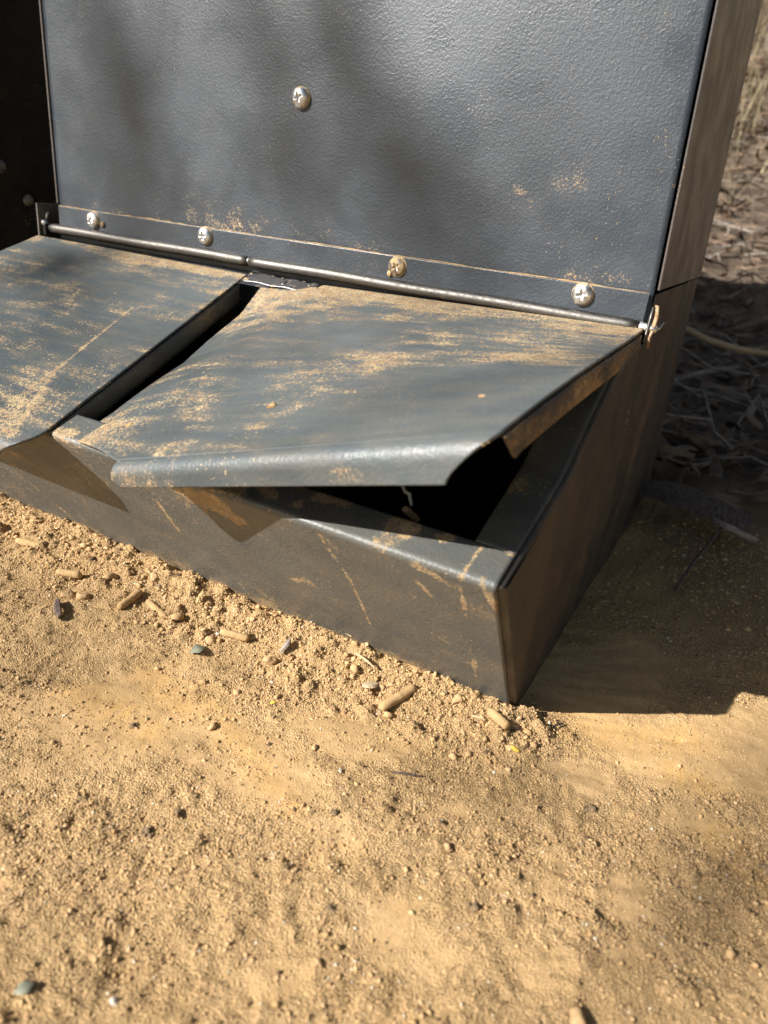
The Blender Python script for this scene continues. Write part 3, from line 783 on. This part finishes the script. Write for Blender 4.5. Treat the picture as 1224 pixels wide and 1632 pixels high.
# ------------------------------------------------------------------ neighbouring black cabinet
cab = empty('black_cabinet', (-.73, .30, 0.0)); tag(cab, 'black metal cabinet in shade beyond the left end of the feeder', 'cabinet')
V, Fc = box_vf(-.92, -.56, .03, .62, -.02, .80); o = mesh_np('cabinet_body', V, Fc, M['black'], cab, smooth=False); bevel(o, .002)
for px, py in ((45, 320), (0, 265)):
    p = pl(px, py, 0, -.5600); dome('bolt', p, .0052, .0026, (1, 0, 0), M['dim_bolt'], cab)

# ------------------------------------------------------------------ things lying on the ground
def rest(px, py, up=0.0):
    p = gp(px, py); z = float(gz(np.array([p[0]]), np.array([p[1]]))[0])
    p = gp(px, py, z + up); z = float(gz(np.array([p[0]]), np.array([p[1]]))[0]); return Vector((p[0], p[1], z + up))
def ang_of(a, b):
    p, q_ = gp(*a), gp(*b); return math.atan2(q_[1] - p[1], q_[0] - p[0])
PELL = [((612, 1123), (658, 1100), .0031, 'largest dusty feed pellet, lying on loose soil below the middle of the tray front'),
        ((783, 1138), (805, 1156), .0030, 'stubby dusty feed pellet just left of the tray corner foot'),
        ((192, 966), (222, 947), .0026, 'dusty feed pellet pointing at a second one left of the green leaf'),
        ((237, 960), (263, 981), .0024, 'slim dusty feed pellet between two others left of the green leaf'),
        ((356, 1010), (392, 1018), .0026, 'flat half buried feed pellet right of the green leaf'),
        ((95, 912), (125, 918), .0028, 'pale feed pellet casting a black shadow near the dark bark chip'),
        ((30, 850), (60, 858), .0030, 'dusty feed pellet by the tray front at the left edge'),]
for i, (a, b, r, lab) in enumerate(PELL):
    p, q_ = gp(*a), gp(*b); ln = float(np.hypot(*(q_ - p)[:2])) + r
    c = rest((a[0] + b[0]) / 2, (a[1] + b[1]) / 2, r * .48)
    tag(capsule('feed_pellet', c, ln, r, ang_of(a, b), M['pellet'], rng.uniform(-.12, .12), 20 + i), lab, 'pellet', 'feed pellets on the ground')
def crumb_cluster(name, px, py, r, mat, lab, cat, seed):
    rr = np.random.default_rng(seed); VV = []; FF = []; off = 0; c0 = rest(px, py)
    for k in range(13):
        q_ = r * (.62 if k < 2 else rr.uniform(.16, .42)); v = ICO2[0] * (1 + rr.uniform(-.28, .28, (len(ICO2[0]), 1))) * np.array([1.2, .9, .8]) * q_
        a = rr.uniform(0, 6.28); v = v @ np.array([[math.cos(a), math.sin(a), 0], [-math.sin(a), math.cos(a), 0], [0, 0, 1]])
        d = r * (.25 if k < 2 else rr.uniform(.4, 1.25)); b = rr.uniform(0, 6.28); v = v + np.array([d * math.cos(b), d * math.sin(b) * .8, q_ * .45])
        VV.append(v); FF.append(ICO2[1] + off); off += len(v)
    o = mesh_np(name, np.concatenate(VV), np.concatenate(FF), mat, smooth=False); o.location = c0; tag(o, lab, cat); return o
def clod(name, px, py, r, mat, lab, cat, seed, squash=.75, grp=None, rough=.16):
    v, f = ICO2; rr = np.random.default_rng(seed)
    bm = bmesh.new(); bmesh.ops.create_icosphere(bm, subdivisions=3, radius=1.0)
    v = np.array([q_.co for q_ in bm.verts]); f = np.array([[w.index for w in q_.verts] for q_ in bm.faces]); bm.free()
    k = rr.normal(size=(7, 3)); k /= np.linalg.norm(k, axis=1)[:, None]
    dsp = 1 + rough * sum(np.sin(3.1 * (v @ kk) + j * 1.7) for j, kk in enumerate(k)) * .42 + rr.uniform(-.09, .09, len(v)) + .10 * np.sin(9 * v[:, 0] + seed) * np.sin(8 * v[:, 1] + 2) * np.sin(9 * v[:, 2])
    for kk in k[:3]:                        # a few flattened facets
        dd = v @ kk; dsp = np.where(dd > .72, dsp * (.72 / np.maximum(dd, .72)) ** .9, dsp)
    v = v * dsp[:, None] * np.array([1.15, .95, squash]) * r
    a = rr.uniform(0, 6.28); v = v @ np.array([[math.cos(a), math.sin(a), 0], [-math.sin(a), math.cos(a), 0], [0, 0, 1]])
    o = mesh_np(name, v, f, mat, smooth=True); o.location = rest(px, py, r * squash * .28); tag(o, lab, cat, grp); return o
CL = [('dirt_clod', 430, 1053, .0034, 'clod', 'round tan clod casting a shadow below the long scratch on the tray front'),
      ('dirt_clod', 733, 1111, .0033, 'clod', 'rounded clod between the largest pellet and the tray corner'),
      ('dirt_clod', 335, 1022, .0034, 'clod', 'blocky clod touching the grey green leaf'),
      ('dirt_clod', 284, 984, .0038, 'clod', 'round clod at the right end of the slim pellets'),
      ('dirt_clod', 108, 948, .0036, 'clod', 'left one of two clods side by side by the dark bark chip'),
      ('dirt_clod', 130, 950, .0038, 'clod', 'right one of two clods side by side by the dark bark chip'),
      ('dirt_clod', 175, 918, .0042, 'clod', 'broad low clod right of the pale pellet near the bark chip'),
      ('dirt_clod', 565, 1060, .0030, 'clod', 'clod under the pale straw sliver at the foot of the tray front'),
      ('dirt_clod', 622, 1092, .0022, 'clod', 'small clod just above the largest feed pellet'),
      ('dirt_clod', 607, 1096, .0026, 'clod', 'clod at the upper left of the largest feed pellet'),
      ('dirt_clod', 140, 872, .0030, 'clod', 'clod with a dark shadow under the lid shadow on the tray front'),
      ('dirt_clod', 58, 832, .0036, 'clod', 'lumpy clod against the tray front near the left edge'),
      ('dirt_clod', 245, 915, .0030, 'clod', 'clod between the tray front and the slim pellets'),
      ('dirt_clod', 920, 1626, .0034, 'clod', 'brown clod cut by the bottom edge of the picture'),
      ('dark_crumb', 237, 1327, .0026, 'crumb', 'blackish earth crumb on the golden scraped patch at left'),
      ('dark_crumb', 212, 1158, .0022, 'crumb', 'dark crumbly speck on the smooth ground below the green leaf'),
      ('dark_crumb', 943, 1290, .0028, 'crumb', 'black crumb in a small pit below the tray shadow'),
      ('dark_crumb', 757, 1446, .0024, 'crumb', 'dark brown crumb lowest of those right of the middle'),
      ('dark_crumb', 528, 1449, .0021, 'crumb', 'dark crumb at the head of the long groove low in the middle'),
      ('dark_crumb', 284, 1300, .0018, 'crumb', 'dark crumb right of and above the blackish one on the golden patch'),
      ('dark_crumb', 535, 1298, .0022, 'crumb', 'dark crumb in the middle of the sandy foreground'),
      ('earth_lump', 712, 1350, .0030, 'crumb', 'tan crumb with a black shadow centre right of the foreground'),
      ('earth_lump', 505, 1536, .0024, 'crumb', 'orange brown crumb low in the middle of the foreground'),
      ('earth_lump', 1128, 1278, .0026, 'crumb', 'crumb at the right among gold soil below the tray shadow'),
      ('dark_crumb', 1220, 1386, .0030, 'crumb', 'dark crumb cut by the right edge of the picture'),
      ('white_stone', 183, 1598, .0016, 'stone', 'small white stone near the bottom left corner'),
      ('white_stone', 543, 1229, .0011, 'stone', 'tiny pale stone on the swept ground in the middle'),
      ('yellow_grain', 820, 1190, .0019, 'grain', 'yellow grain of feed below the tray corner'),
      ('yellow_grain', 437, 1120, .0016, 'grain', 'yellow grain of feed below the round tan clod'),]
CL = [(a, b, c, d * (.74 if a != 'earth_lump' else .6), e, f_) for a, b, c, d, e, f_ in CL]
MM = {'dirt_clod': 'clod', 'dark_crumb': 'dark_clod', 'earth_lump': 'clod', 'white_stone': 'white', 'yellow_grain': 'yellow'}
for i, (nm, px, py, r, cat, lab) in enumerate(CL):
    if cat == 'crumb': crumb_cluster(nm, px, py, r, M[MM[nm]], lab, cat, 100 + i); continue
    clod(nm, px, py, r, M[MM[nm]], lab, cat, 100 + i, .62 if 'yellow' in nm else .8, rough=.30)
def sliver(name, a, b, w, th, mat, lab, cat, lift=.001, bend=.001, seed=0, pw=.6):
    p, q_ = np.array(rest(*a, lift)), np.array(rest(*b, lift)); n = 9; V = []; Fc = []
    rr = np.random.default_rng(seed); d = q_ - p; s_ = np.cross(d, [0, 0, 1]); s_ /= np.linalg.norm(s_)
    for i in range(n):
        t = i / (n - 1); c = p + d * t + np.array([0, 0, bend * math.sin(math.pi * t)]) + s_ * bend * .6 * math.sin(2.4 * t)
        ww = w * (math.sin(math.pi * (.06 + .88 * t)) ** pw) * (1 + rr.uniform(-.12, .12))
        for sx, sz in ((-1, -.2), (-.6, 1), (.5, .8), (1, -.1), (.1, -1)): V.append(c + s_ * sx * ww / 2 + np.array([0, 0, sz * th / 2]))
    for i in range(n - 1):
        for k in range(5): Fc.append((i * 5 + k, i * 5 + (k + 1) % 5, (i + 1) * 5 + (k + 1) % 5, (i + 1) * 5 + k))
    Fc += [(4, 3, 2, 1, 0), tuple((n - 1) * 5 + k for k in range(5))]
    c = V[0].copy(); o = mesh_np(name, np.array(V) - p, Fc, mat, smooth=False); o.location = p; tag(o, lab, cat); return o
sliver('bark_chip', (92, 956), (97, 986), .0036, .0028, M['bark'], 'dark splintered bark chip standing in loose soil at left', 'bark chip', .002, .0012, 1)
sliver('wood_chip', (578, 1096), (602, 1086), .0050, .0014, M['chip'], 'pale flat wood chip left of the largest pellet', 'wood chip', .0022, .0004, 2)
sliver('straw_sliver', (566, 1036), (598, 1054), .0012, .0010, M['straw'], 'short pale straw sliver near the foot of the tray front', 'straw', .003, .001, 3)
sliver('straw_sliver', (520, 998), (560, 1020), .0011, .0010, M['straw'], 'straw sliver lying right along the bottom edge of the tray front', 'straw', .0045, .0006, 4)
sliver('straw_sliver', (752, 1135), (775, 1142), .0009, .0008, M['straw'], 'tiny straw sliver left of the stubby pellet', 'straw', .002, .0004, 5)
sliver('wood_splinter', (448, 1030), (462, 1018), .0028, .0018, M['greywood'], 'grey wood splinter beside the round tan clod', 'splinter', .002, .0006, 6)
sliver('wood_splinter', (625, 1232), (668, 1236), .0010, .0008, M['bark'], 'thin dark twig on the swept ground in the middle', 'twig', .0012, .0003, 7)
sliver('dry_leaf', (303, 1042), (327, 1032), .0066, .0003, M['leafgreen'], 'small grey green leaf lying below the tray front', 'leaf', .0016, .0015, 8, 1.3)
sliver('dry_leaf', (22, 1582), (54, 1566), .0036, .0003, M['leafgreen'], 'blurred grey green leaf at the bottom left corner', 'leaf', .0008, .0006, 9, 1.3)
sliver('twig', (880, 1160), (898, 1152), .0011, .0009, M['bark'], 'short brown twig beside the tray shadow edge', 'twig', .001, .0003, 10)

# ------------------------------------------------------------------ background: litter, sticks, dry grass, shrubs
def far_pt(x, y, up=0): return np.array([x, y, float(gz(np.array([x]), np.array([y]))[0]) + up])
def strips(n, xr_, yr_, ln, wd, curl, lift):
    x = rng.uniform(*xr_, n); y = rng.uniform(*yr_, n); z = gz(x, y)
    V = []; Fc = []; k = 0
    for i in range(n):
        a = rng.uniform(0, 6.28); l = rng.uniform(*ln); w = rng.uniform(*wd); pit = rng.normal(0, .22); b = rng.normal(0, curl); rl = rng.normal(0, .6)
        d = np.array([math.cos(a), math.sin(a), pit]); sd = np.array([-math.sin(a) * math.cos(rl), math.cos(a) * math.cos(rl), math.sin(rl)])
        c = np.array([x[i], y[i], z[i] + rng.uniform(*lift)])
        for t in (-1, -.35, .35, 1):
            ww = w * (1 - .65 * abs(t)); p = c + d * l * t / 2 + np.array([0, 0, b * l * (t * t)]) + sd * b * l * t * t * .5
            V += [p - sd * ww, p + np.array([0, 0, w * .35]), p + sd * ww]
        for s_ in range(3):
            for e in range(2):
                q0 = k + s_ * 3 + e; Fc.append((q0, q0 + 1, q0 + 4, q0 + 3))
        k += 12
    return V, np.array(Fc)
V, Fc = strips(5200, (-.5, 1.1), (.34, 3.2), (.02, .10), (.002, .008), .12, (.0, .03))
o = mesh_np('leaf_litter', V, Fc, M['litter'], smooth=False); tag(o, 'brown carpet of bark strips and fallen leaves behind the feeder', 'leaf litter', kind='stuff')
def blades(n, xr_, yr_):
    x = rng.uniform(*xr_, n); y = rng.uniform(*yr_, n); z = gz(x, y)
    a = rng.uniform(0, 6.28, n); l = rng.uniform(.08, .34, n); lean = rng.uniform(.1, .9, n); w = rng.uniform(.0012, .003, n)
    d = np.stack([np.cos(a) * lean, np.sin(a) * lean, np.ones(n)], 1); sd = np.stack([-np.sin(a), np.cos(a), np.zeros(n)], 1)
    c = np.stack([x, y, z - .01], 1); P = []
    for t, k in ((0, 1.0), (.5, .8), (1.0, .15)):
        p = c + d * (l * t)[:, None]; p[:, 2] -= lean * l * t * t * .5
        P += [p - sd * (w * k)[:, None], p + sd * (w * k)[:, None]]
    V = np.stack(P, 1).reshape(-1, 3); b = (np.arange(n) * 6)[:, None]
    Fc = np.concatenate([b + np.array([0, 1, 3, 2]), b + np.array([2, 3, 5, 4])]); return V, Fc
V, Fc = blades(6000, (-1.6, 2.2), (1.9, 5.5))
o = mesh_np('dry_grass', V, Fc, M['grass'], smooth=False); tag(o, 'straw coloured dry grass on the bank behind the feeder', 'dry grass', kind='stuff')
def stick(name, pts, rads, mat, lab, cat='stick'):
    V, Fc = tube(pts, rads, 10); V = np.array(V); c = np.array(pts[0]); o = mesh_np(name, V - c, Fc, mat); o.location = c; tag(o, lab, cat); return o
def along(pix, zz):
    return [gp(px, py, z) for (px, py), z in zip(pix, zz)]
stick('curved_stick', along([(1085, 520), (1130, 543), (1180, 558), (1240, 566)], [.075, .06, .055, .05]), [.004, .005, .005, .004], M['straw'], 'pale curved stick reaching in from the right edge above the dark litter')
sliver('bark_strip', (1000, 770), (1200, 838), .045, .010, M['bark'], 'dark curled bark strip lying in shade behind the tray corner', 'bark', .020, .006, 31)
stick('grey_stick', along([(1136, 828), (1168, 844), (1206, 862)], [.022, .020, .016]), [.0022, .0026, .002], M['greywood'], 'thin pale grey stick lying at the end of the dark bark strip')
stick('thin_twig', along([(1075, 940), (1110, 890), (1150, 842)], [.004, .012, .026]), [.0010, .0012, .0010], M['bark'], 'thin twig leaning on the bark strip in the shade', 'twig')
stick('dark_stick', along([(1035, 695), (1110, 712), (1180, 722), (1260, 735)], [.012, .012, .012, .012]), [.004, .005, .005, .004], M['bark'], 'dark stick across the shaded litter above the bark strip')
stick('grey_stick', along([(1075, 606), (1120, 594), (1180, 585)], [.03, .035, .04]), [.003, .004, .003], M['greywood'], 'grey stick slanting through the shaded litter below the curved stick')
def leafmesh(n, centre, rad, ln, wd, droop=.5, seed=0):
    rr = np.random.default_rng(seed); c = np.array(centre)[None] + rr.normal(size=(n, 3)) * np.array(rad)[None]
    a = rr.uniform(0, 6.28, n); dz = -rr.uniform(0, 1.4, n) * droop + rr.normal(0, .3, n); l = rr.uniform(*ln, n); w = rr.uniform(*wd, n)
    d = np.stack([np.cos(a), np.sin(a), dz], 1); d /= np.linalg.norm(d, axis=1)[:, None]
    sd = np.cross(d, rr.normal(size=(n, 3))); sd /= np.linalg.norm(sd, axis=1)[:, None]
    P = [c, c + d * (l * .35)[:, None] + sd * w[:, None], c + d * l[:, None], c + d * (l * .35)[:, None] - sd * w[:, None]]
    V = np.stack(P, 1).reshape(-1, 3); return V, (np.arange(n) * 4)[:, None] + np.arange(4)[None]
VV = []; FF = []; off = 0
for k in range(420):       # tangled fine twigs in the litter
    x, y = rng.uniform(-.4, .9), rng.uniform(.36, 2.6); a = rng.uniform(0, 6.28); l = rng.uniform(.06, .28); c = far_pt(x, y, rng.uniform(.004, .05)); bz = rng.normal(0, .02)
    d = np.array([math.cos(a), math.sin(a), rng.normal(0, .18)]); sd = np.array([-math.sin(a), math.cos(a), 0]) * rng.normal(0, .10) * l
    r = rng.uniform(.0008, .0028)
    V, Fc = tube([c - d * l / 2, c - d * l * .15 + sd * .7, c + d * l * .2 + sd + np.array([0, 0, bz]), c + d * l / 2], [r, r, r * .8, r * .5], 5, False)
    VV.append(np.array(V)); FF.append(np.array(Fc) + off); off += len(V)
o = mesh_np('twig_tangle', np.concatenate(VV), np.concatenate(FF), M['greywood']); tag(o, 'tangle of fine dry twigs in the litter behind the feeder', 'twigs', kind='stuff')
# scrubby shrubs and thin trunks on the bank
for i, (x, y, h, lab) in enumerate([(float(pl(1214, 150, 1, 3.4)[0]), 3.4, 1.9, 'thin dark gum sapling on the bank at the top right'), (.55, 4.8, 2.2, 'taller sapling farther along the bank, beyond the right edge'), (-.75, 5.0, 2.0, 'sapling on the bank hidden behind the hopper')]):
    b = far_pt(x, y); e = empty('gum_sapling', b); tag(e, lab, 'sapling')
    pts = [b + np.array([.05 * math.sin(3 * t + i), .04 * t, h * t]) for t in np.linspace(-.03, 1, 8)]
    V, Fc = tube(pts, list(np.linspace(.045, .012, 8)), 9); mesh_np('trunk', V, Fc, M['trunk'], e)
    VV = []; FF = []; off = 0
    for k in range(7):
        c = b + np.array([rng.normal(0, .22), rng.normal(0, .2), h * rng.uniform(.35, 1.05)]); V, Fc = leafmesh(90, c, (.12, .12, .12), (.05, .10), (.006, .012), .6, 40 + k + 9 * i)
        VV.append(V); FF.append(Fc + off); off += len(V)
    mesh_np('crown', np.concatenate(VV), np.concatenate(FF), M['foliage'], e, smooth=False)

# ------------------------------------------------------------------ the gum tree behind the camera whose branches shade the feeder
tree = empty('unseen_gum_tree', (-5.0, -4.2, 0)); tag(tree, 'gum tree out of view towards the sun, its twigs dappling the feeder', 'tree')
TB = np.array([-5.0, -4.2, -.05])
tp = [TB + np.array([.12 * math.sin(2 * t), .10 * t, 5.2 * t]) for t in np.linspace(0, 1, 10)]
V, Fc = tube(tp, list(np.linspace(.17, .06, 10)), 14); mesh_np('trunk', V, Fc, M['trunk'], tree)
def sunward(p, d): return np.array(p) - SUNv * d
Pn = lambda px, py: pl(px, py, 1, YP)
DB = 4.6
limb_end = sunward((-.10, .11, 1.10), DB)
lp = [tp[5] + (limb_end - tp[5]) * t + np.array([0, 0, .25 * math.sin(math.pi * t)]) for t in np.linspace(0, 1, 10)]
V, Fc = tube(lp, list(np.linspace(.07, .025, 10)), 10); mesh_np('limb', V, Fc, M['trunk'], tree)
TW = [  # twigs: surface points their shadows pass over, radius
    ([lp[9], sunward(Pn(505, -60), DB), sunward(Pn(590, 110), DB), sunward(Pn(690, 300), DB), sunward(Pn(790, 420), DB)], .013),
    ([lp[8], sunward(Pn(360, -40), DB + .2), sunward(Pn(420, 110), DB + .2), sunward(Pn(470, 300), DB + .2)], .010),
    ([lp[7], sunward(Pn(120, -60), DB - .2), sunward(Pn(215, 180), DB - .2), sunward(Pn(300, 350), DB - .2)], .009),
    ([lp[9], sunward((.10, .11, .6), DB), sunward(gp(1240, 1240), DB), sunward(gp(1130, 1380), DB), sunward(gp(1250, 1500), DB)], .009),
    ([lp[9], sunward((.04, .10, .34), DB), sunward(Vector(shoot(T2, 965, 560)), DB), sunward(Vector(shoot(T2, 800, 610)), DB), sunward(Vector(shoot(T2, 600, 650)), DB)], .008),
    ([lp[7], sunward((-.40, .10, .45), DB), sunward(lidpt(60, 430), DB), sunward(lidpt(160, 445), DB)], .012),
]
for k, (pts, r) in enumerate(TW):
    ps = []
    for a, b in zip(pts[:-1], pts[1:]):
        for t in np.linspace(0, 1, 6)[:-1]: ps.append(np.array(a) + (np.array(b) - np.array(a)) * t + rng.normal(0, .006, 3))
    ps.append(np.array(pts[-1]))
    V, Fc = tube(ps, list(np.linspace(r, r * .55, len(ps))), 8); mesh_np('branch', V, Fc, M['trunk'], tree)
VV = []; FF = []; off = 0
def cl(c, n, rad, seed):
    global off
    V, Fc = leafmesh(n, c, rad, (.06, .11) if seed < 900 else (.14, .26), (.007, .012) if seed < 900 else (.03, .05), .9, seed); VV.append(V); FF.append(Fc + off); off += len(V)
for k, (c, n, r_) in enumerate([(sunward(lidpt(110, 440), DB), 7, .020), (sunward(Pn(560, 40), DB), 5, .03), (sunward(Pn(230, 280), DB), 4, .03), (sunward(Pn(690, 330), DB), 4, .02), (sunward(gp(1150, 1400), DB), 5, .03), (sunward(Pn(430, 160), DB), 4, .03)]): cl(c, n, (r_, r_, r_), 300 + k)
for k in range(46):
    c = tp[9] + np.array([rng.normal(-.6, .9), rng.normal(0, .8), rng.normal(.6, .7)]); cl(c, 60, (.22, .22, .2), 400 + k)
mesh_np('crown', np.concatenate(VV), np.concatenate(FF), M['foliage'], tree, smooth=False)

# unseen bush trees added round the clearing to block sky light and deepen shade
for i, (x, y, h, lab) in enumerate([(4.5, 1.5, 7.5, 'tall gum tree right of the clearing, out of view, added to block sky light'), (3.6, 5.6, 8.0, 'tall gum tree on the bank beyond the right edge, added to block sky light'), (-.6, 7.6, 8.5, 'tall gum tree on top of the bank behind the hopper, added to block sky light'),
        (-5.2, 5.2, 8.0, 'tall gum tree far left behind the black cabinet, added to block sky light'), (4.6, -3.6, 7.5, 'tall gum tree behind the photographer to the right, added to block sky light'), (2.9, 3.3, 6.5, 'gum tree on the slope right of the litter, out of view, added to block sky light'), (3.3, -.9, 6.0, 'gum tree close on the right of the feeder, out of view, added to block sky light'), (-3.0, 4.2, 7.0, 'gum tree on the slope left behind the black cabinet, added to block sky light')]):
    b = far_pt(x, y); e = empty('unseen_gum_tree', b); tag(e, lab, 'tree', 'gum trees added to block sky light')
    pts = [b + np.array([.25 * math.sin(2.2 * t + i), .2 * math.sin(1.7 * t), h * .8 * t]) for t in np.linspace(-.02, 1, 9)]
    V, Fc = tube(pts, list(np.linspace(.20, .05, 9)), 12); mesh_np('trunk', V, Fc, M['trunk'], e)
    VV = []; FF = []; off = 0
    for k in range(64):
        a = rng.uniform(0, 6.28); rr_ = 2.1 * math.sqrt(rng.random())
        c = b + np.array([rr_ * math.cos(a), rr_ * math.sin(a), h * rng.uniform(.22, 1.0)])
        cl(c, 70, (.38, .38, .34), 900 + 50 * i + k)
        if k % 4 == 0:
            V, Fc = tube([pts[4], pts[5] * .4 + c * .6, c], [.04, .025, .01], 6); mesh_np('branch', V, Fc, M['trunk'], e)
    mesh_np('crown', np.concatenate(VV), np.concatenate(FF), M['foliage'], e, smooth=False)
